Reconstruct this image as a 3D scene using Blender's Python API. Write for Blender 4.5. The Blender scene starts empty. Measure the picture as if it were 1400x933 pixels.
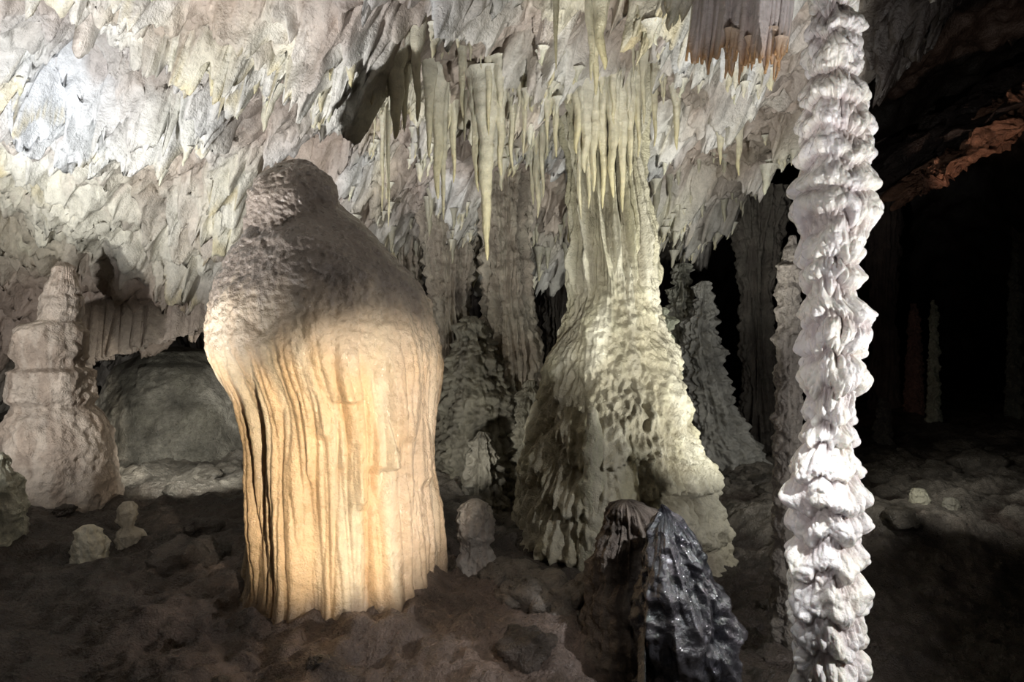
import bpy, math, random
import numpy as np
from mathutils import Vector
random.seed(7); rng=np.random.default_rng(11)
EYE=1.6
# ------------------------------------------------------------------ noise
_p=rng.permutation(256); PERM=np.concatenate([_p,_p,_p]).astype(np.int32)
_g=rng.normal(size=(256,3)); _g/=np.linalg.norm(_g,axis=1)[:,None]
def n3(x,y,z):
    x,y,z=np.broadcast_arrays(np.asarray(x,float),np.asarray(y,float),np.asarray(z,float))
    xi=np.floor(x).astype(np.int64); yi=np.floor(y).astype(np.int64); zi=np.floor(z).astype(np.int64)
    fx=x-xi; fy=y-yi; fz=z-zi; xi&=255; yi&=255; zi&=255
    u=fx*fx*fx*(fx*(fx*6-15)+10); v=fy*fy*fy*(fy*(fy*6-15)+10); w=fz*fz*fz*(fz*(fz*6-15)+10)
    def g(dx,dy,dz):
        h=PERM[PERM[PERM[(xi+dx)&255]+((yi+dy)&255)]+((zi+dz)&255)]
        gr=_g[h]; return gr[...,0]*(fx-dx)+gr[...,1]*(fy-dy)+gr[...,2]*(fz-dz)
    a=g(0,0,0)*(1-u)+g(1,0,0)*u; b=g(0,1,0)*(1-u)+g(1,1,0)*u
    c=g(0,0,1)*(1-u)+g(1,0,1)*u; d=g(0,1,1)*(1-u)+g(1,1,1)*u
    return ((a*(1-v)+b*v)*(1-w)+(c*(1-v)+d*v)*w)*1.6
def fbm(x,y,z,o=4):
    s=0;a=1
    for i in range(o):
        s=s+a*n3(x*2**i+i*7.3,y*2**i+i*3.1,z*2**i+i*5.7); a*=.5
    return s
def sst(a,b,x):
    t=np.clip((x-a)/(b-a),0,1); return t*t*(3-2*t)
def mixc(a,b,t):
    a=np.asarray(a,float); b=np.asarray(b,float); t=np.asarray(t)[...,None]
    return a*(1-t)+b*t
# ------------------------------------------------------------------ materials
def rock_mat(name,rough=.5,bump=.4,bscale=45,coat=.0,coat_r=.15,sss=0,contrast=.35,fine=180,bd=.03,fd=.008):
    m=bpy.data.materials.new(name); m.use_nodes=True; nt=m.node_tree; N=nt.nodes; L=nt.links
    b=N['Principled BSDF']
    at=N.new('ShaderNodeAttribute'); at.attribute_name='tint'
    tc=N.new('ShaderNodeTexCoord')
    def noise(s,d=6,r=.6):
        n=N.new('ShaderNodeTexNoise'); n.inputs['Scale'].default_value=s; n.inputs['Detail'].default_value=d; n.inputs['Roughness'].default_value=r
        L.new(tc.outputs['Object'],n.inputs['Vector']); return n
    n1=noise(3.2); n2=noise(22)
    r1=N.new('ShaderNodeMapRange'); r1.inputs[1].default_value=.3; r1.inputs[2].default_value=.7; r1.inputs[3].default_value=1-contrast; r1.inputs[4].default_value=1+contrast*.4
    L.new(n1.outputs[0],r1.inputs[0])
    r2=N.new('ShaderNodeMapRange'); r2.inputs[1].default_value=.3; r2.inputs[2].default_value=.7; r2.inputs[3].default_value=1-contrast*.7; r2.inputs[4].default_value=1.1
    L.new(n2.outputs[0],r2.inputs[0])
    mu=N.new('ShaderNodeMath'); mu.operation='MULTIPLY'; L.new(r1.outputs[0],mu.inputs[0]); L.new(r2.outputs[0],mu.inputs[1])
    vm=N.new('ShaderNodeVectorMath'); vm.operation='SCALE'; L.new(at.outputs['Color'],vm.inputs[0]); L.new(mu.outputs[0],vm.inputs['Scale'])
    L.new(vm.outputs[0],b.inputs['Base Color'])
    n3_=noise(bscale,8,.65); n4=noise(fine,3,.5)
    bp=N.new('ShaderNodeBump'); bp.inputs['Strength'].default_value=bump; bp.inputs['Distance'].default_value=bd
    L.new(n3_.outputs[0],bp.inputs['Height'])
    bp2=N.new('ShaderNodeBump'); bp2.inputs['Strength'].default_value=min(1,bump*1.1); bp2.inputs['Distance'].default_value=fd
    L.new(n4.outputs[0],bp2.inputs['Height']); L.new(bp.outputs[0],bp2.inputs['Normal'])
    L.new(bp2.outputs[0],b.inputs['Normal'])
    rr=N.new('ShaderNodeMapRange'); rr.inputs[1].default_value=.35; rr.inputs[2].default_value=.65; rr.inputs[3].default_value=max(.08,rough-.15); rr.inputs[4].default_value=min(1,rough+.15)
    L.new(n2.outputs[0],rr.inputs[0]); L.new(rr.outputs[0],b.inputs['Roughness'])
    if coat:
        b.inputs['Coat Weight'].default_value=coat; b.inputs['Coat Roughness'].default_value=coat_r
        L.new(bp2.outputs[0],b.inputs['Coat Normal'])
    if sss:
        b.inputs['Subsurface Weight'].default_value=sss; b.inputs['Subsurface Scale'].default_value=.03
        b.inputs['Subsurface Radius'].default_value=(1,.7,.5)
    return m
M_ceil=rock_mat('calcite_ceiling_rock',.5,.7,16,contrast=.3,fine=60,bd=.035,fd=.007,coat=.2,coat_r=.25)
M_floor=rock_mat('muddy_cave_floor',.42,1,18,coat=.4,coat_r=.2,contrast=.55,fine=90,bd=.06,fd=.015)
M_main=rock_mat('cream_flowstone',.36,.55,30,coat=1,coat_r=.10,sss=.05,contrast=.18,fine=110,fd=.008)
M_white=rock_mat('wet_white_calcite',.3,.4,24,coat=.9,coat_r=.08,sss=.15,contrast=.1,fine=120)
M_flow=rock_mat('greenish_flowstone',.5,.8,26,coat=.3,coat_r=.2,contrast=.25,fine=80,bd=.03)
M_grey=rock_mat('dull_flowstone',.6,.8,22,contrast=.35,fine=90,bd=.04)
M_dark=rock_mat('wet_black_stone',.20,.6,12,coat=1,coat_r=.05,contrast=.4,fine=42,bd=.03,fd=.010)
M_drip=rock_mat('stalactite_calcite',.4,.5,30,coat=.4,coat_r=.15,sss=.08,contrast=.2)
# ------------------------------------------------------------------ mesh helpers
def mesh_obj(name,V,F,C,mat):
    me=bpy.data.meshes.new(name)
    V=np.asarray(V,np.float32).reshape(-1,3); F=np.asarray(F,np.int32)
    k=F.shape[1]
    me.vertices.add(len(V)); me.vertices.foreach_set('co',V.ravel())
    me.loops.add(F.size); me.loops.foreach_set('vertex_index',F.ravel())
    me.polygons.add(len(F)); me.polygons.foreach_set('loop_start',np.arange(0,F.size,k,dtype=np.int32))
    me.polygons.foreach_set('loop_total',np.full(len(F),k,np.int32))
    me.update(calc_edges=True); me.validate()
    me.polygons.foreach_set('use_smooth',np.ones(len(me.polygons),bool))
    a=me.color_attributes.new('tint','FLOAT_COLOR','POINT')
    c=np.ones((len(V),4),np.float32); c[:,:3]=np.clip(np.asarray(C).reshape(-1,3),0.002,1); a.data.foreach_set('color',c.ravel())
    me.materials.append(mat)
    o=bpy.data.objects.new(name,me); bpy.context.collection.objects.link(o); return o
def grid_faces(nu,nv,wrap=False):
    i=np.arange(nu-1)[:,None]; j=np.arange(nv if wrap else nv-1)[None,:]; j2=(j+1)%nv
    return np.stack([i*nv+j,i*nv+j2,(i+1)*nv+j2,(i+1)*nv+j],-1).reshape(-1,4)
def station_surface(st,x,y):
    """height surface lofted between cross-section polylines"""
    xs=[s[0] for s in st]
    hs=[np.interp(y,[p[0] for p in s[1]],[p[1] for p in s[1]]) for s in st]
    out=np.array(hs[0],float)
    for k in range(len(xs)-1):
        t=sst(xs[k],xs[k+1],x); out=np.where(x>=xs[k],hs[k]*(1-t)+hs[k+1]*t,out)
    return out
CE=[(-9,[(0,-1.8),(1,-1.8)]),
 (-6.5,[(-3,1.9),(2.5,1.9),(4,1.5),(5.2,.9),(6,.3),(6.6,-.3),(7.2,-.5),(9,-1),(11,-2)]),
 (-3.6,[(-3,2.1),(3,2.0),(4.5,1.75),(5.5,1.30),(6.45,.58),(6.85,-.05),(7.0,-.1),(7.2,.35),(9.5,.3),(11,-1.8)]),
 (-2.6,[(-3,2.0),(3.5,1.95),(4.8,1.75),(6,1.35),(6.8,.75),(7.2,.15),(7.4,.1),(7.6,.4),(9.5,.4),(11,-1.8)]),
 (-1.,[(-3,2.0),(4,1.87),(5.8,1.8),(7,1.5),(8,1.15),(8.8,.8),(9.3,.85),(11,.6),(12.5,-1.8)]),
 (1.5,[(-3,2.0),(4,1.9),(6,1.8),(7,1.55),(8,1.2),(9,.9),(9.4,.95),(11,.7),(12.5,-1.8)]),
 (2.4,[(-3,2.1),(4,1.95),(6,1.85),(7.5,1.5),(9,1.0),(9.5,1.1),(12,.9),(14,-1.8)]),
 (3.4,[(-3,3.3),(6,3.7),(9,3.9),(12,3.3),(15,2.2),(18,-1.8)]),
 (8,[(-3,3.6),(6,4.2),(10,4.7),(14,3.4),(18,-1.8)]),(13,[(0,-1.8),(1,-1.8)])]
FL=[(-9,[(-3,.6),(11,1)]),
 (-3.5,[(-3,0),(3,.15),(4.5,.3),(6,.33),(7.5,.42),(12,.5)]),
 (-1.1,[(-3,-.15),(2.3,-.14),(3.0,.10),(3.5,.16),(4.2,.26),(5,.25),(7,.3),(12,.4)]),
 (.2,[(-3,-.15),(2.7,.0),(3.6,.14),(4,.12),(5,-.1),(6.5,0),(8,.2),(12,.3)]),
 (1.2,[(-3,-.2),(3.,-.05),(5,-.3),(6,-.15),(7,.1),(8,.2),(12,.2)]),
 (3,[(-3,-.35),(4,-.35),(5.4,-.15),(6.2,.1),(8,.15),(12,.2),(18,.3)]),
 (13,[(-3,-.3),(4,-.3),(5.4,-.1),(6.2,.15),(12,.3),(18,.5)])]
def ceil_base(x,y):
    h=station_surface(CE,x,y)
    h=h+.22*fbm(x*.6,y*.6,1.3,3)*sst(-8,-6,x)
    h=h+.75*np.exp(-(((x+1.15)/.42)**2+((y-6.3)/.75)**2))      # domed pocket above the big stalagmite, shaped to darken like its cast shadow
    h=h+.4*np.exp(-(((x+2.0)/.3)**2+((y-6.6)/.5)**2))
    return EYE+h
def floor_base(x,y):
    return station_surface(FL,x,y)+.07*fbm(x*.9,y*.9,4.2,3)
def spaced(segs):
    o=[]
    for a,b,s in segs: o.append(np.arange(a,b,s))
    return np.concatenate(o)
def sampler(xs,ys,Z):
    def f(x,y):
        i=int(np.clip(np.searchsorted(xs,x)-1,0,len(xs)-2)); j=int(np.clip(np.searchsorted(ys,y)-1,0,len(ys)-2))
        return float(Z[i,j])
    return f
# ---- ceiling
xs=spaced([(-9,-5.2,.08),(-5.2,3.4,.0140),(3.4,13,.07)]); ys=spaced([(-3,2.6,.08),(2.6,9.4,.0140),(9.4,18,.08)])
X,Y=np.meshgrid(xs,ys,indexing='ij')
Z=ceil_base(X,Y)
wx=fbm(X*.9,Y*.9,9.1,3)
# shingled drip terraces : steps facing outwards, ragged lower edge
def shingles(T,seed,rag):
    ph=(Y*.80+X*.55)/T+wx*1.3+rag*n3(X*8,Y*3,seed)+.3*n3(X*20,Y*6,seed+3)
    s=ph-np.floor(ph)
    return np.where(s<.14,s/.14,1-(s-.14)/.86)
s1=shingles(.85,2.,.4); s2=shingles(.34,12.,.45)
U=X*.80-Y*.60+.15*wx; Vv=X*.60+Y*.80      # blade (drapery) direction
bl1=(1-np.abs(n3(U*3.6,Vv*1.1,4.)))**5; bl2=(1-np.abs(n3(U*7.,Vv*2.2,14.)))**4; bl3=(1-np.abs(n3(U*15,Vv*5,24.)))**3
bm=sst(-.2,.4,n3(X*1.2,Y*1.2,50)+.5*n3(X*3,Y*3,51))        # patches of drip-stone versus bare rock
amp=.22+.80*bm
rock=fbm(X*2.4,Y*2.4,Z*2.4,5); rock2=fbm(X*8,Y*8,Z*8,4)
nub=np.clip(n3(X*9,Y*7.5,33.),0,1)**1.3           # small hanging nubs
smooth=sst(-2.4,-3.4,X)*sst(4.8,5.6,Y)      # flowing lower left wall
left=sst(-1.2,-2.4,X)*.35
right=sst(2.7,2.2,X-(Y-4)*.25)
disp=-(.24*s1*amp+.12*s2*amp)*(1-.6*smooth)*(.3+.7*right)-.14*rock-.065*rock2*(1-.3*smooth)-(.16*bl1+.11*bl2+.040*bl3+.06*nub)*(.08+.92*bm)*(1-.5*smooth)*(1-left)*(.2+.8*right)
rid=(1-np.abs(n3(X*6.,Y*1.3,Z*1.0)))**3; rid2=(1-np.abs(n3(X*14.,Y*2.3,Z*2.0)))**3
steep=sst(.3,.9,np.abs(np.gradient(ceil_base(X,Y),axis=1)/np.gradient(Y,axis=1)))*sst(3.0,2.4,X)
disp-=(.17*rid+.08*rid2)*np.maximum(steep,smooth*.8)
Zc=Z+disp+.22
fine_zone=sst(2.8,3.2,Y)*sst(9.2,8.8,Y)*sst(-5.1,-4.7,X)*sst(3.3,3.0,X)
Xc=X+fine_zone*(.32*(disp+.35)+.055*n3(X*5,Y*5,Z*5+70)+.034*n3(X*12,Y*12,Z*12+80))
Yc=Y+fine_zone*(.08*n3(X*5,Y*5,Z*5+90)+.038*n3(X*12,Y*12,Z*12+60))
cz=sampler(xs,ys,Zc)
white=np.array([.80,.78,.72]); blue=np.array([.68,.73,.82]); cream=np.array([.78,.74,.56]); pink=np.array([.47,.37,.305]); dk=np.array([.034,.025,.020])
C=mixc(white,cream,.75*sst(-.1,.4,fbm(X*1.1,Y*1.1,40,3)))
crys=np.exp(-(((X+3.1)/.8)**2+((Y-4.9)/.75)**2)*1.2)                 # bluish crystal patch on the left
C=mixc(C,blue,np.clip(.8*crys+.35*sst(.1,.5,fbm(X*.8,Y*.8,20,2)),0,1))
C=mixc(C,pink,.6*sst(.1,.5,fbm(X*1.6,Y*1.6,60,3))*(1-crys))
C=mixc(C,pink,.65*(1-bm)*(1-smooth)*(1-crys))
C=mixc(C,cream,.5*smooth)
C=mixc(C,pink*.75,.5*sst(.3,.05,np.clip(s1*amp+bl1*bm,0,1)))  # crevice shade painted in: recesses between drips tinted darker
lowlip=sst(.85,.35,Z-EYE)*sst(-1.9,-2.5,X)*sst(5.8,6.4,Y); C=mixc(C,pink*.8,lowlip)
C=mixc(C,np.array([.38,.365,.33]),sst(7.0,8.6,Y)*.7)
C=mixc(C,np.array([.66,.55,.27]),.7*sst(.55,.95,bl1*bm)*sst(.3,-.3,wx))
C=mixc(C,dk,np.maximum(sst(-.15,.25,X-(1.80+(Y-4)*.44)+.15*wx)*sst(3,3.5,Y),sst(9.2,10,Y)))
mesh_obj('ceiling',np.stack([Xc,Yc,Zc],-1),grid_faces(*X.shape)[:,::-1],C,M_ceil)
lowness=sampler(xs,ys,disp)
xo=sampler(xs,ys,Xc-X); yo=sampler(xs,ys,Yc-Y)
# ---- floor
xs=spaced([(-9,-4.5,.07),(-4.5,5,.020),(5,13,.06)]); ys=spaced([(-3,1.8,.08),(1.8,8.5,.020),(8.5,18,.06)])
X,Y=np.meshgrid(xs,ys,indexing='ij')
Z=floor_base(X,Y)
rub=fbm(X*2.6,Y*2.6,5,5); b1=1-np.abs(n3(X*4,Y*4,8)); b2=1-np.abs(n3(X*10,Y*10,18))
pedestal=sst(1.45,.75,np.hypot((X+.55)/1.25,(Y-3.8)/1.1))
lumpy=np.abs(fbm(X*3.1,Y*3.1,28,3))
Z=Z+.08*rub+.06*b1+.03*b2+.010*n3(X*24,Y*24,1)+pedestal*(.10*lumpy+.02*np.abs(n3(X*16,Y*16,3)))
fz=sampler(xs,ys,Z)
brown=np.array([.088,.066,.051]); tan=np.array([.42,.38,.32]); mound=np.array([.35,.265,.22])
C=mixc(brown,tan,sst(5.4,6.4,Y)*sst(-.3,.3,rub+.2)*.85)
C=mixc(C,mound,pedestal*(.7+.3*sst(-.3,.3,rub)))
C=mixc(C,tan*1.1,sst(-1.4,-2.2,X)*sst(5.9,6.4,Y)*.5)
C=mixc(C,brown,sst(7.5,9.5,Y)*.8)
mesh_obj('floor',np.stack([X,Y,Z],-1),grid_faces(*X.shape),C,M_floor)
# ------------------------------------------------------------------ revolved stones
def px_profile(d,rows):
    """image pixels -> metres: rows of (pixel row, left, right column) at assumed depth d"""
    return [(EYE-(r[0]-466)*d/1000,(r[1]-700)*d/1000,(r[2]-700)*d/1000) for r in rows]
def stone(name,prof,yc,mat,disp,col,nth=220,dz=.012,ry=1.,sm=.02,cap=True,lean=0):
    prof=sorted(prof,key=lambda p:-p[0])
    z0=prof[0][0]; z1=prof[-1][0]
    n=max(16,int((z0-z1)/dz)); 
    pz=np.array([-p[0] for p in prof]); pl=np.array([p[1] for p in prof]); pr=np.array([p[2] for p in prof])
    zf=np.linspace(z0,z1,800)
    xl=np.interp(-zf,pz,pl); xr=np.interp(-zf,pz,pr)
    k=max(1,int(sm/((z0-z1)/800)))
    ker=np.hanning(2*k+3)[1:-1]; ker/=ker.sum(); pad=len(ker)//2
    def ext(a): return np.concatenate([2*a[0]-a[1:pad+1][::-1],a,2*a[-1]-a[-pad-1:-1][::-1]])
    xl=np.convolve(ext(xl),ker,'valid'); xr=np.convolve(ext(xr),ker,'valid')
    zz=np.linspace(z0,z1,n)
    if cap: zz=z0-(z0-z1)*(np.linspace(0,1,n)**1.25)
    xl=np.interp(-zz,-zf,xl); xr=np.interp(-zz,-zf,xr)
    cx=(xl+xr)/2; r=np.maximum((xr-xl)/2,.002)
    th=np.linspace(0,2*np.pi,nth,endpoint=False)
    TH,ZZ=np.meshgrid(th,zz); R=np.repeat(r[:,None],nth,1); CX=np.repeat(cx[:,None],nth,1)
    c,s=np.cos(TH),np.sin(TH)
    D=disp(c,s,ZZ,R,TH)
    fade=np.clip(R/.06,0,1)
    R2=np.maximum(R+D*fade,.002)
    Xv=CX+R2*c; Yv=yc+R2*s*ry
    V=np.stack([Xv,Yv,ZZ],-1).reshape(-1,3); F=grid_faces(n,nth,True)
    C=np.asarray(col(c,s,ZZ,R,TH,D,Xv))
    if C.ndim==1: C=np.broadcast_to(C,(n,nth,3))
    C=C.reshape(-1,3)
    if cap:
        V=np.vstack([V,[[cx[0],yc,z0+.004]]]); C=np.vstack([C,C[:1]])
        i=len(V)-1
        t=np.array([[i,(j+2)%nth,(j+1)%nth,j] for j in range(0,nth,2)])
        F=np.vstack([F[:,::-1],t[:,::-1]])
    else: F=F[:,::-1]
    return mesh_obj(name,V,F,C,mat)
def flutes(c,s,z,k,kz,seed,p=2): return (1-np.abs(n3(c*k+seed,s*k,z*kz)))**p
def pipes(c,s,z,k,kz,seed,p=.7): return np.abs(n3(c*k+seed,s*k,z*kz))**p      # rounded ribs, tight grooves
def beads(c,s,z,T,seed,warp=.5,tooth=.12,k=10,e=.45):
    ph=z/T+warp*n3(c*1.2,s*1.2,z*1.5+seed)+.16*n3(c*3.5,s*3.5,z*2+seed)-tooth*np.abs(n3(c*k,s*k,seed))**.8
    f=ph-np.floor(ph)
    return np.sin(np.pi*np.clip(f,1e-4,1)**e)
# ---- big mushroom shaped stalagmite
P=px_profile(4,[(218,403,418),(225,385,430),(238,364,446),(255,350,458),(275,343,472),(292,341,486),(306,339,500),(325,328,521),(350,318,543),(380,307,565),(410,297,581),(440,291,593),(460,289,597),(480,291,599),(500,297,599),(520,308,597),(545,322,595),(575,330,594),(600,333,594),(640,333,594),(680,335,596),(720,338,598),(760,340,599),(790,338,602),(815,330,608),(860,315,620)])
drips=[(455,530,16,22,.075),(466,640,12,62,.075),(503,622,10,28,.075),(440,600,9,42,.04),(485,600,9,52,.045),(420,560,10,42,.045),(520,560,9,52,.045),(395,600,9,62,.04),(545,620,8,62,.04),(430,690,9,90,.03)]
def d_main(c,s,z,R,TH):
    low=sst(1.78,1.34,z+.07*n3(c*5,s*5,3))
    zw=z+.10*n3(c*4,s*4,z*1.5)
    f=pipes(c,s,zw,2.6,.5,3)*.085+pipes(c,s,zw,5.6,1.0,9)*.055+pipes(c,s,zw,12,1.8,19)*.024
    f=(f-.066)*(.06+.94*low)
    x,y=R*c,R*s
    f+=(.032*fbm(x*3,y*3,z*3,3)+.013*n3(x*18,y*18,z*18)+.008*n3(x*42,y*42,z*42))*(1-low*.70)
    f+=.03*n3(c*1.6,s*1.6,z*2.2)
    # crease separating the summit knob from the dome
    f-=.04*np.exp(-((z-2.24-.10*c+.05*n3(c*2,s*2,1.))/.06)**2)
    for px,py,w,h,a in drips:
        x0=(px-700)*.0035; z0=EYE-(py-466)*.0035; w*=.0035; h*=.0035
        xx=-1.03+R*c
        dz=(z-z0)/h
        body=np.exp(-((xx-x0)/w)**2*1.2)*np.where(dz<-.8,np.clip(1-(-.8-dz)*4,0,1),np.clip(1-(dz+.8)/2.4,0,1)**.8)
        f=f+np.where(s<0,a*body,0)
    return f
def c_main(c,s,z,R,TH,D,Xv):
    cr=np.array([.82,.56,.31]); cr2=np.array([.84,.68,.46]); gy=np.array([.26,.215,.18]); mid=np.array([.62,.51,.39])
    C=mixc(cr,cr2,sst(-.3,.4,n3(c*6,s*6,z*.7)))
    C=mixc(C,np.array([.60,.35,.17]),.55*sst(-.02,-.07,D)*sst(1.45,1.25,z))  # groove shade painted into the cream colour
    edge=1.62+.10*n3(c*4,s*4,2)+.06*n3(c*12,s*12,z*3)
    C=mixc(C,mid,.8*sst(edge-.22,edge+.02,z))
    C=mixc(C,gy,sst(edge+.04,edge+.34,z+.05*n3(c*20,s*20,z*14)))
    C=mixc(C,gy*1.5,.7*sst(2.24,2.36,z)*sst(.3,-.3,c))  # left of the summit knob painted lighter, as if lit from there
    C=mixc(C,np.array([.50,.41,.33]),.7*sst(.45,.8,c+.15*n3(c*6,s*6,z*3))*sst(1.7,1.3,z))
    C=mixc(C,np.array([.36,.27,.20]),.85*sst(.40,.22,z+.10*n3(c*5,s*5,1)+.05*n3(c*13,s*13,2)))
    return C
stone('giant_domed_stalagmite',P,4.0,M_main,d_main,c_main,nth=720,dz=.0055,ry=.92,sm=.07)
# ---- slender white tiered column
rows=[(-220,1085,1190),(-80,1104,1176),(0,1112,1165),(30,1105,1170),(60,1100,1176),(90,1105,1172),(120,1098,1180),(150,1095,1188),(180,1092,1192),(210,1092,1192),(240,1088,1188),(270,1080,1196),(295,1083,1198),(320,1090,1190),(350,1094,1178),(380,1092,1178),(410,1098,1170),(430,1095,1193),(455,1095,1195),(475,1099,1178),(500,1094,1178),(530,1095,1180),(560,1100,1168),(590,1094,1170),(620,1086,1168),(650,1076,1180),(680,1072,1187),(710,1084,1182),(740,1085,1180),(770,1078,1183),(800,1078,1180),(830,1076,1182),(860,1082,1180),(900,1083,1182),(933,1082,1184),(1000,1080,1190),(1080,1070,1200)]
def d_white(c,s,z,R,TH):
    zz=z+.02*n3(c*2,s*2,z*5)
    zi=z+.05*n3(.3,7.,z*3.2)+.03*n3(1.3,5.,z*8)       # irregular spacing of the tiers
    t=beads(c,s,zi,.128,5,.45,.12,4.5,.6)
    a=.6+.6*sst(-.4,.4,n3(c*1.3,s*1.3,z*5+4))
    l1=np.abs(n3(c*2.6+3,s*2.6,zz*11))**.85; l2=np.abs(n3(c*4.6+9,s*4.6,zz*24))**.85
    return .042*t*a+.024*l1+.014*l2-.048+.018*n3(c*1.5,s*1.5,z*5)
def c_white(c,s,z,R,TH,D,Xv):
    C=mixc((.82,.79,.77),(.88,.85,.77),sst(-.3,.3,n3(c*2,s*2,z*4)))
    return mixc(C,(.44,.35,.34),.6*sst(-.008,-.034,D))  # painted occlusion: crevices between tiers tinted dark
stone('white_tiered_column',px_profile(3,rows),3.0,M_white,d_white,c_white,nth=420,dz=.0040,sm=.02,cap=False)
# ---- central column, stalactite bundle flowing into a broad cone
rows=[(90,745,905),(140,766,889),(165,776,880),(180,778,877),(220,779,876),(260,781,878),(290,782,881),(320,782,886),(350,783,890),(380,784,892),(410,782,896),(440,774,904),(465,762,914),(490,752,923),(520,741,931),(560,730,940),(600,722,948),(640,716,957),(680,712,967),(720,712,976),(760,711,984),(830,704,1000)]
def d_cen(c,s,z,R,TH):
    up=sst(1.75,2.3,z); low=sst(1.2,.5,z)
    f=flutes(c,s,z,3.4,.7,2,2)*.13*up+flutes(c,s,z,8,1.5,8,2)*.06*(up*.8+.25)-.09*up
    x,y=R*c,R*s
    side=.45+.55*sst(-.6,.3,c)
    f+=(.09*fbm(x*2.6,y*2.6,z*2.2,4)+side*(.055*np.abs(n3(x*10,y*10,z*8))+.026*n3(x*24,y*24,z*20)))*(1-up*.6)
    f+=low*.07*(beads(c,s,z,.36,3,.6,.35,9,.35)-.4)*sst(.3,-.6,s)
    f+=.06*low*flutes(c,s,z,9,1.2,28,3)
    return f-.03
def c_cen(c,s,z,R,TH,D,Xv):
    C=mixc((.65,.61,.43),(.73,.69,.54),sst(-.3,.3,n3(c*3,s*3,z*1.5)))
    C=mixc(C,(.34,.30,.21),.75*sst(.03,-.03,D));  # hollows darkened in the colour to stand in for shade
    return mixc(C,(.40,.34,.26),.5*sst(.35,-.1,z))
stone('central_cone_column',px_profile(6,rows),6.0,M_flow,d_cen,c_cen,nth=560,dz=.009,sm=.05,cap=False)
def nodd(a,k=6,seed=0,fl=0,kf=3,nb=0):
    def f(c,s,z,R,TH):
        x,y=R*c,R*s
        d=a*fbm(x*k+seed,y*k,z*k,4)+a*.35*n3(x*k*4,y*k*4,z*k*4+seed)
        if fl: d=d+fl*(flutes(c,s,z,kf,.8,seed,2)-.5)+fl*.5*(flutes(c,s,z,kf*2.3,1.6,seed+5,2)-.5)
        if nb: d=d+nb*(np.abs(n3(x*7+seed,y*7,z*8))-.25)+nb*.6*(np.abs(n3(x*15+seed,y*15,z*15))-.25)
        return d
    return f
def colr(a,b,k=3):
    return lambda c,s,z,R,TH,D,Xv: mixc(mixc(a,b,sst(-.35,.35,fbm(c*k,s*k,z*3,3))),np.asarray(a)*.6,.5*sst(.0,-.04,D))  # outer mix paints shade into the recessed spots
stone('finger_stalagmite',px_profile(5.3,[(556,806,812),(563,802,817),(600,801,826),(612,797,824),(650,798,832),(662,790,832),(700,794,840),(830,780,850)]),5.3,M_flow,nodd(.014,9,3),colr((.62,.6,.44),(.68,.64,.5)),nth=120,sm=.01)
stone('finger_stalagmite',px_profile(5.5,[(575,822,828),(583,818,832),(620,820,838),(660,818,842),(700,816,846),(830,810,850)]),5.45,M_flow,nodd(.014,9,5),colr((.62,.6,.44),(.68,.64,.5)),nth=120,sm=.01)
# ---- brown stump and glossy black stump in front
stone('brown_stalagmite',px_profile(3.4,[(684,848,866),(690,840,880),(700,830,893),(730,822,905),(770,812,912),(800,804,915),(870,794,930),(933,788,940),(1080,775,955)]),3.4,M_grey,nodd(.035,7,2,.02,4.5,.03),colr((.15,.12,.098),(.23,.19,.155)),nth=300,dz=.007,sm=.02)
def d_blk(c,s,z,R,TH): 
    x,y=R*c,R*s
    return .05*(flutes(c,s,z,1.8,1.8,6,1.2)-.7)+.025*(pipes(c,s,z,3.6,3.6,9)-.4)+.06*fbm(x*5,y*5,z*4,4)+.02*(1-np.abs(n3(x*14,y*14,z*12)))-.01
def c_blk(c,s,z,R,TH,D,Xv): return mixc((.012,.012,.015),(.032,.030,.033),sst(-.02,.05,D))  # low spots darker than ribs, shade put into the colour
stone('dark_wet_stalagmite',px_profile(3.1,[(690,901,910),(697,894,924),(710,887,938),(740,881,954),(770,877,970),(810,873,986),(850,873,995),(890,875,1001),(933,877,1006),(1080,876,1014)]),3.1,M_dark,d_blk,c_blk,nth=360,dz=.006,sm=.010)
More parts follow.
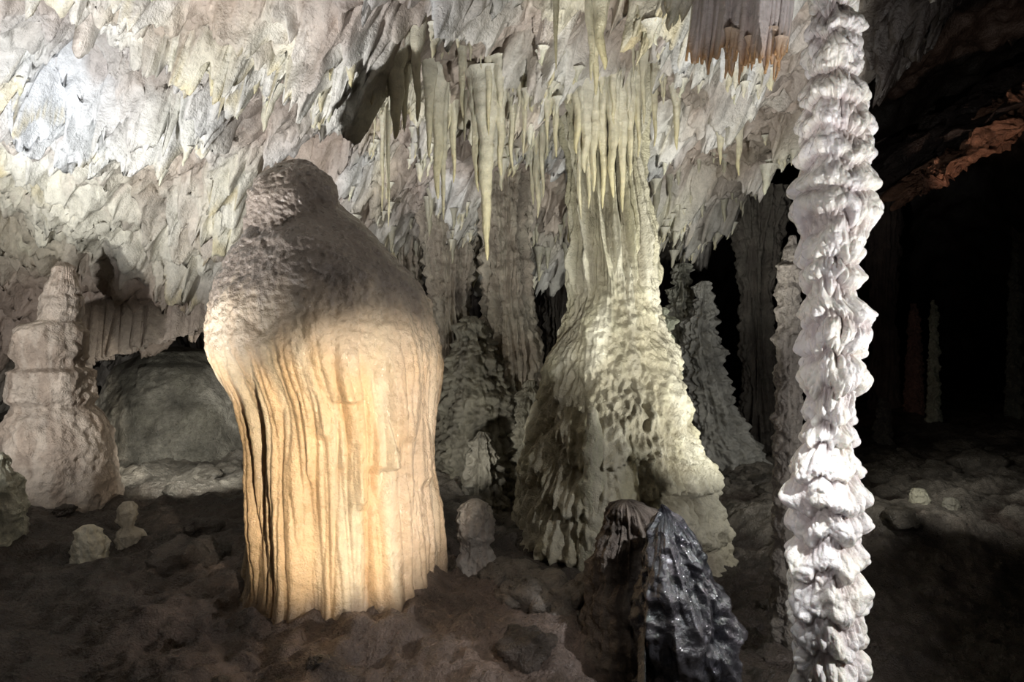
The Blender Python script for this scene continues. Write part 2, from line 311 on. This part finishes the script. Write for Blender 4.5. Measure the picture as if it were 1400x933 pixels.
# ---- other stalagmites
stone('tiered_stalagmite',px_profile(5.6,[(358,80,90),(366,74,98),(384,70,101),(390,65,104),(398,64,105),(403,60,102),(408,57,107),(430,53,109),(438,54,107),(444,30,110),(452,23,114),(484,23,114),(494,31,108),(502,32,107),(507,17,122),(545,17,124),(554,27,116),(566,19,131),(580,13,140),(600,11,147),(640,10,152),(740,4,164)]),5.6,M_grey,nodd(.030,5,3,.010,2.4,.016),colr((.47,.38,.31),(.61,.52,.44)),nth=260,dz=.007,sm=.014)
stone('rounded_flowstone_mound',px_profile(7.9,[(474,228,250),(480,200,290),(500,170,325),(550,148,350),(620,135,365),(720,120,380)]),7.9,M_floor,nodd(.05,2.5,1),colr((.42,.39,.32),(.54,.50,.42)),nth=260)
for nm,d,rows,a,b in [
 ('small_stalagmite',4.5,[(618,-6,4),(626,-14,12),(645,-18,16),(655,-16,26),(690,-20,30),(745,-24,30),(800,-30,34)],(.56,.55,.44),(.64,.62,.5)),
 ('small_stalagmite',4.3,[(718,114,126),(725,106,134),(740,102,142),(762,103,145),(800,98,154)],(.82,.76,.60),(.86,.82,.68)),
 ('small_stalagmite',4.5,[(686,170,182),(694,166,188),(712,164,186),(720,166,182),(728,160,194),(760,162,198),(800,156,204)],(.58,.52,.42),(.68,.62,.52)),
 ('small_stalagmite',4.3,[(682,644,656),(687,634,665),(697,626,673),(712,623,675),(730,626,673),(744,632,668),(756,628,674),(800,618,686)],(.78,.70,.64),(.84,.79,.74)),
 ('small_stalagmite',6.4,[(668,1250,1262),(675,1245,1268),(705,1243,1270),(740,1235,1280)],(.54,.52,.40),(.62,.60,.46)),
 ('small_stalagmite',6.4,[(680,1294,1306),(688,1290,1310),(705,1288,1312),(740,1280,1320)],(.40,.38,.3),(.46,.44,.36)),
 ('small_stalagmite',6.5,[(686,1225,1232),(692,1220,1238),(720,1215,1242)],(.36,.34,.28),(.44,.42,.36)),
 ('thin_stalagmite',12,[(410,1274,1278),(420,1272,1281),(480,1270,1283),(560,1268,1285),(620,1262,1290)],(.46,.50,.38),(.50,.54,.42)),
 ('thin_stalagmite',12,[(330,1385,1391),(400,1380,1394),(560,1376,1398),(640,1370,1404)],(.14,.15,.12),(.17,.17,.13)),
 ('thin_stalagmite',10,[(545,1205,1212),(560,1200,1216),(600,1196,1220),(650,1190,1228)],(.18,.16,.14),(.22,.2,.16)),
 ('thin_stalagmite',12.6,[(415,1246,1252),(440,1242,1256),(500,1240,1260),(620,1236,1264)],(.26,.15,.12),(.30,.18,.14)),
 ('background_stalagmite',8.6,[(360,926,938),(366,922,942),(392,922,942),(396,916,946),(412,918,944),(420,910,950),(520,908,955),(640,900,965)],(.46,.46,.38),(.56,.55,.47)),
 ('background_stalagmite',8.2,[(384,958,967),(392,953,971),(430,948,974),(440,934,976),(470,934,980),(478,928,984),(510,936,990),(520,934,994),(550,942,1000),(590,944,1018),(615,942,1040),(680,935,1070)],(.46,.45,.40),(.56,.55,.50)),
 ('background_stalagmite',7.2,[(420,900,908),(440,893,915),(500,891,922),(600,886,930),(680,884,940)],(.42,.43,.3),(.5,.52,.4)),
 ('background_stalagmite',7.3,[(432,640,650),(445,630,662),(465,628,668),(490,616,690),(515,612,694),(540,604,712),(580,602,716),(620,594,736),(700,588,748),(800,575,765)],(.34,.32,.26),(.42,.40,.32)),
 ('background_stalagmite',6.9,[(520,722,730),(535,715,736),(580,708,742),(620,700,748),(700,690,752),(800,680,765)],(.36,.34,.27),(.44,.42,.34)),
 ('background_stalagmite',6.6,[(590,655,664),(605,648,672),(640,640,682),(700,632,695),(800,620,710)],(.30,.28,.23),(.38,.36,.3)),
 ('dark_column',4.1,[(322,1080,1088),(340,1074,1092),(358,1072,1094),(364,1062,1096),(450,1062,1096),(560,1060,1096),(700,1058,1096),(860,1054,1100),(940,1045,1108)],(.15,.13,.11),(.21,.185,.155)),  # column behind the white one, dark brown tint
 ]:
    w=(max(r[2]-r[1] for r in rows))*d/1000
    bg=nm=='background_stalagmite'
    stone(nm,px_profile(d,rows),d,M_grey,nodd(min(.045,w*.10),min(14,2.2/w+3),d*1.7,min(.045,w*.08) if bg else 0,3.2,.10 if bg else min(.05,w*.08)),colr(a,b),nth=200,dz=.009,sm=.012 if w<.5 else .025)
# background columns
for d,rows in [(7.8,[(150,580,690),(200,590,670),(240,584,656),(300,584,650),(360,590,640),(420,598,634),(480,604,638),(520,602,640),(640,590,655)]),
               (7.5,[(150,645,740),(200,658,726),(260,662,720),(330,666,716),(400,666,720),(450,670,728),(500,674,734),(530,682,728),(620,675,740)]),
               (8.3,[(200,500,600),(260,520,580),(340,530,572),(420,534,570),(520,528,575),(640,520,590)]),
               (9.2,[(260,990,1075),(330,1010,1060),(400,1020,1050),(520,1022,1052),(640,1010,1070)]),
               (9.5,[(280,730,800),(340,742,790),(420,750,780),(520,748,782),(640,730,800)])]:
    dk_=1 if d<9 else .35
    stone('background_column',px_profile(d,rows),d,M_grey,nodd(.03,3,d,.13,2.8,.06),colr(np.array((.52,.45,.37))*dk_,np.array((.62,.56,.46))*dk_),nth=260,dz=.012,sm=.05,cap=False)
for d,rows in [(13.4,[(180,1180,1240),(300,1186,1230),(400,1192,1222),(480,1194,1224),(640,1186,1236)]),(14,[(200,1380,1440),(360,1392,1425),(600,1380,1440)])]:
    stone('distant_column',px_profile(d,rows),d,M_grey,nodd(.06,2.5,d,.06),colr((.12,.09,.08),(.16,.12,.1)),nth=120,dz=.03,sm=.05,cap=False)
# ------------------------------------------------------------------ stalactites (one mesh per group)
def stalactites(name,items,mat=M_drip,ns=10,nr=14):
    V=[];F=[];C=[];off=0
    th=np.linspace(0,2*np.pi,ns,endpoint=False)
    base=grid_faces(nr,ns,True)
    for (x,y,zt,L,r,lx,ly,ca,cb) in items:
        t=np.linspace(0,1,nr)
        sd=rng.uniform(0,100)
        rad=r*((1-t)**.75*.75+.22*(1-t)**.2+.7*np.exp(-t*6))*(1+.2*n3(t*L*14+sd,sd,1.))
        rad[-1]=r*.05
        wob=r*.7*n3(t*3+sd,1.,2.)*t
        R=rad[:,None]*(1+.28*n3(np.cos(th)[None]*1.6+sd,np.sin(th)[None]*1.6,(t*L*4)[:,None]))
        v=np.stack([x+lx*t[:,None]*L+wob[:,None]+R*np.cos(th),y+ly*t[:,None]*L+R*np.sin(th),np.repeat((zt-t*L)[:,None],ns,1)],-1)
        V.append(v.reshape(-1,3)); F.append(base[:,::-1]+off); off+=nr*ns
        C.append(np.repeat(mixc(ca,cb,t**1.2)[:,None,:],ns,1).reshape(-1,3))
    return mesh_obj(name,np.vstack(V),np.vstack(F),np.vstack(C),mat)
W_=(.76,.73,.62); Yl=(.74,.65,.35); Gn=(.68,.68,.45)
items=[];tries=0
while len(items)<400 and tries<200000:
    tries+=1
    x=rng.uniform(-4.6,2.5); y=rng.uniform(3.0,8.6)
    if x<-1.6 and rng.random()<.85: continue
    if x<-2.6 and y>5: continue
    if x>1.7+(y-4)*.42: continue
    if lowness(x,y)>-.34: continue
    cl=float(n3(x*1.3,y*1.3,77.))
    if cl<rng.uniform(-.3,.25): continue
    L=rng.gamma(2.,.026)+.02
    if cl>.2 and rng.random()<.18: L*=2.4
    L=min(L,.36)
    r=.015+L*rng.uniform(.11,.20)
    g=rng.random()
    ca=np.array(W_)*rng.uniform(.85,1.05); cb=mixc(W_,Yl if g<.6 else Gn,rng.uniform(.3,.9))
    items.append((x+xo(x,y),y+yo(x,y),cz(x,y)+.05,L+.05,r,-.16+rng.normal()*.05,rng.normal()*.04,ca,cb))
stalactites('stalactite_field',items,M_drip,10,14)
# stalactites placed individually from image pixels: (column, tip row, width, assumed depth)
big=[(665,356,21,5.2),(652,262,16,5.25),(684,240,15,5.2),(700,232,10,5.4),(598,272,18,5.4),(606,300,11,5.6),(587,215,14,5.3),(541,190,24,4.7),(553,180,14,4.8),(571,166,17,4.6),(523,290,7,5.9),(531,310,8,6),(620,250,10,5.9),
 (735,298,12,6.1),(742,270,9,6),(728,280,8,6.2),(716,215,9,5.3),(760,215,10,5.4),(748,190,8,5.2),(800,236,19,5.5),(790,210,15,5.5),(812,262,15,5.62),(824,285,14,5.65),(838,270,16,5.62),(851,290,14,5.65),(862,240,14,5.7),(792,300,12,5.75),(804,285,11,5.7),(872,215,11,5.7),
 (815,130,16,4.5),(822,95,22,4.3),(808,110,13,4.4),(760,95,10,4.2),(880,170,10,5.1),(895,200,10,5.6),(925,205,10,5.8),(632,160,10,4.9),(668,185,9,5.1),(480,120,11,4.4),(452,110,10,4.4),(1010,240,10,6.4),(985,225,9,6.4)]
items=[]
for px,tip,w,d in big:
    x=(px-700)*d/1000; zt=cz(x,d)+.10; ztip=EYE-(tip-466)*d/1000
    L=max(zt-ztip,.16)
    r=w*d/2000*1.3
    items.append((x,d,zt,L,r,0,0,np.array(W_),mixc(W_,Yl,rng.uniform(.6,1))))
    for k in range(2):
        a=rng.uniform(.2,.5); x2=x+rng.normal()*r*2.4; y2=d+rng.normal()*.08; z2=cz(x2,y2)+.10
        items.append((x2,y2,z2,max(.08,(z2-ztip)*a),r*rng.uniform(.5,.8),0,0,np.array(W_),mixc(W_,Yl,rng.uniform(.2,.8))))
stalactites('long_stalactites',items,M_drip,18,60)
items=[]
for k in range(150):
    x=rng.uniform(-1.4,2.6); y=rng.uniform(7.2,9.2); z=cz(x,y); L=rng.gamma(3,.045)+.05
    items.append((x+xo(x,y),y+yo(x,y),z+.04,L,.012+L*.09,0,0,np.array((.42,.40,.33)),np.array((.5,.47,.33))))
stalactites('background_stalactites',items,M_drip,9,14)
def curtain(name,path,ztop,zbot,fold,mat,ca,cb,n=260,m=50,thick=.02,seed=0,rag=.06,pw=2):
    t=np.linspace(0,1,n); px=np.interp(t,np.linspace(0,1,len(path)),[p[0] for p in path]); py=np.interp(t,np.linspace(0,1,len(path)),[p[1] for p in path])
    zt=np.interp(t,np.linspace(0,1,len(ztop)),ztop); zb=np.interp(t,np.linspace(0,1,len(zbot)),zbot)
    zb=zb+rag*n3(t*18,seed,0.)+rag*.6*n3(t*45,seed,5.)
    s=np.linspace(0,1,m)[:,None]
    Zv=zt[None]*(1-s)+zb[None]*s
    f=fold*(n3(t[None]*12+seed,s*.8,0.)+.6*n3(t[None]*30+seed,s*1.2,0.))*(.25+.75*s)
    Xv=px[None]+f*.35-.05*s*s; Yv=py[None]+f
    V=np.stack([Xv,Yv,Zv],-1)
    C=mixc(ca,cb,np.clip(s+.10*n3(t[None]*30,s*2,9.),0,1)**pw)
    o=mesh_obj(name,V,grid_faces(m,n),C,mat)
    md=o.modifiers.new('thickness','SOLIDIFY'); md.thickness=thick; md.offset=0
    return o
curtain('flowstone_curtain',[(-4.1,6.75),(-3.7,6.65),(-3.3,6.7),(-2.8,6.9)],[2.5,2.4,2.4,2.5],[1.2,1.42,1.55,1.72],.09,M_grey,(.50,.42,.36),(.46,.38,.32),seed=3,thick=.05)
curtain('drapery_stalactite',[(.93,3.70),(1.02,3.5),(1.15,3.36),(1.28,3.40),(1.40,3.6)],[3.6]*5,[3.02,2.95,2.88,2.92,3.02],.07,M_drip,(.80,.73,.71),(.60,.36,.17),seed=8,thick=.012,rag=.10,pw=9)
items=[]
for k in range(22):
    t=rng.random(); x=.97+.38*t; L=rng.uniform(.08,.2); items.append((x,3.44+rng.normal()*.03,3.02+rng.normal()*.03,L,.014,-.1,0,np.array((.64,.50,.38)),np.array((.58,.33,.14))))
stalactites('drapery_tips',items,M_drip,10,14)
# ------------------------------------------------------------------ rocks
def lumps(name,items,mat,n=26,rg=.35):
    V=[];F=[];C=[];off=0
    th=np.linspace(0,2*np.pi,n*2,endpoint=False); ph=np.linspace(.02,np.pi-.02,n)
    PH,TH=np.meshgrid(ph,th,indexing='ij'); ux=np.sin(PH)*np.cos(TH); uy=np.sin(PH)*np.sin(TH); uz=np.cos(PH)
    b=grid_faces(n,n*2,True)
    for (x,y,z,sx,sy,sz,rot,c) in items:
        sd=rng.uniform(0,99); R=1+rg*fbm(ux*1.3+sd,uy*1.3,uz*1.3,5)
        a=ux*R*sx; d=uy*R*sy; e=uz*R*sz
        if isinstance(rot,tuple):
            e=e+.14*fbm(ux*4+sd,uy*3,uz,4)
            pit,yaw=rot; a,e=a*math.cos(pit)-e*math.sin(pit),a*math.sin(pit)+e*math.cos(pit)
        else: yaw=rot
        a,d=a*math.cos(yaw)-d*math.sin(yaw),a*math.sin(yaw)+d*math.cos(yaw)
        V.append(np.stack([x+a,y+d,z+e],-1).reshape(-1,3)); F.append(b[:,::-1]+off); off+=n*n*2
        C.append(np.broadcast_to(np.asarray(c)*rng.uniform(.8,1.2),(n*n*2,3)))
    return mesh_obj(name,np.vstack(V),np.vstack(F),np.vstack(C),mat)
items=[]
stubs=[(-2.48,4.3),(-2.35,4.5),(-.21,4.3),(-3.15,4.5)]
for k in range(230):
    x=rng.uniform(-4.2,6); y=rng.uniform(2.6,9.5)
    if abs(x+1.05)<.75 and abs(y-4)<.75: continue
    if abs(x-1.3)<.3 and abs(y-3)<.4: continue
    s=rng.gamma(2,.032)+.03
    if any(math.hypot(x-a,(y-b)*.6)<.35 for a,b in stubs): continue
    items.append((x,y,fz(x,y)-.01,s,s*rng.uniform(.7,1.2),s*.55,rng.uniform(0,6),(.12,.095,.078) if y<5.8 else (.22,.195,.16)))
for k in range(40):
    t=k/39; x=-.05+.68*t+rng.normal()*.06; y=4.05-.6*t+rng.normal()*.10; s=rng.uniform(.05,.12)
    if math.hypot(x+.21,y-4.3)<.24: continue
    items.append((x,y,fz(x,y)+.01,s*1.2,s,s*.8,rng.uniform(0,6),(.32,.28,.24)))
lumps('rock_rubble',items,M_floor,14)
lumps('tilted_rock_ledge',[(6.3,10,4.22,1.25,.5,.12,(.55,0),(.42,.22,.14)),(7.0,10.0,4.95,.6,.4,.08,(.5,0),(.36,.19,.12)),(5.75,10.0,3.85,.5,.35,.07,(.6,0),(.34,.17,.11)),(6.9,10.7,4.9,1.8,.9,.30,(.55,0),(.05,.035,.03))],M_floor,90,.5)
# ------------------------------------------------------------------ lights
def spot(name,loc,tgt,W,ang,blend=.5,col=(1,1,1),r=.05):
    l=bpy.data.lights.new(name,'SPOT'); l.energy=W; l.spot_size=math.radians(ang); l.spot_blend=blend; l.color=col; l.shadow_soft_size=r
    o=bpy.data.objects.new(name,l); o.location=loc; o.rotation_euler=(Vector(tgt)-Vector(loc)).to_track_quat('-Z','Y').to_euler(); bpy.context.collection.objects.link(o); return o
spot('spotlight_ceiling',(-2.45,2.2,.4),(-2.2,4.6,3.4),840,73,.85,(1,.99,.98),.025)
spot('spotlight_middle',(.32,3.0,.98),(1.10,5.8,3.2),300,72,.6,(1,.99,.93),.025)
spot('spotlight_right',(2.9,4.0,.5),(1.15,6.2,1.9),390,58,.6,(1,.99,.91),.03)
spot('spotlight_key',(.6,.9,1.15),(-.93,4,1.0),560,30,.6,(1,.89,.73),.03)
spot('spotlight_column',(2.5,2.0,1.4),(1.32,3,1.5),150,130,.5,(1,.98,.97),.02)
spot('spotlight_column_side',(-.1,1.9,1.5),(1.32,3,1.6),38,80,.6,(.98,.94,.96),.02)
spot('spotlight_floor_right',(3.4,5.0,1.3),(1.7,7.0,.2),55,80,.7,(1,.98,.9),.05)
spot('fill_shelf',(3.0,5.4,1.0),(4.2,6.6,.1),42,60,.8,(1,.97,.9),.05)  # added fill so the right floor shelf reads as lit
spot('spotlight_left',(-3.45,3.1,1.2),(-3.5,6.2,2.2),220,84,.7,(1,.98,.94),.04)
spot('fill_left_back',(-2.3,5.3,.8),(-3.6,8,.7),80,80,.7,(1,1,.92),.05)  # unseen fill added to lift the mound in the left recess
spot('spotlight_stubs',(-1.9,2.9,1.0),(-2.5,4.5,.4),9,50,.8,(1,.95,.88),.03)
spot('fill_mound',(.6,.8,1.9),(-.3,3.5,.2),90,30,.9,(1,.93,.86),.04)  # added fill light to brighten the floor mound
spot('glint_fill_stump',(1.5,2.0,2.2),(.82,3.1,.6),190,28,.6,(.97,.98,1),.02)  # added light, only to raise glints on the black stump
spot('glint_fill_stump_left',(.35,1.7,1.9),(.86,3.1,.5),45,22,.6,(.97,.98,1),.02)  # second added glint light for the stump, from the left
spot('fill_drapery',(.6,1.9,1.6),(1.15,3.4,3.1),50,36,.7,(1,.96,.95),.03)  # fill added to lighten the drapery
spot('fill_back',(-.6,5.5,.5),(-.3,7.8,1.7),36,90,.7,(1,.96,.86),.05)  # unseen fill that brightens the background columns
spot('fill_far',(5.0,8.5,1.0),(8.2,12.5,.9),7,60,.8,(1,.95,.85),.05)  # faint fill added to bring out the far right stalagmites
spot('lamp_orange',(5.0,7.6,2.6),(6.3,9.7,4.3),150,36,.5,(1,.70,.54),.05)
spot('lamp_red',(4.5,10.5,.6),(6.8,13,1.6),2,70,.5,(1,.4,.25),.05)
w=bpy.data.worlds.new('cave_dark'); bpy.context.scene.world=w; w.use_nodes=True
w.node_tree.nodes['Background'].inputs[0].default_value=(.75,.72,.68,1); w.node_tree.nodes['Background'].inputs[1].default_value=.012
bpy.context.scene.view_settings.view_transform='Standard'
# ------------------------------------------------------------------ camera
cam=bpy.data.cameras.new('camera'); cam.lens=36*1000/1400; cam.sensor_width=36; cam.clip_end=100
co=bpy.data.objects.new('camera',cam); co.location=(0,0,EYE); co.rotation_euler=(math.radians(90),0,0)
bpy.context.collection.objects.link(co); bpy.context.scene.camera=co
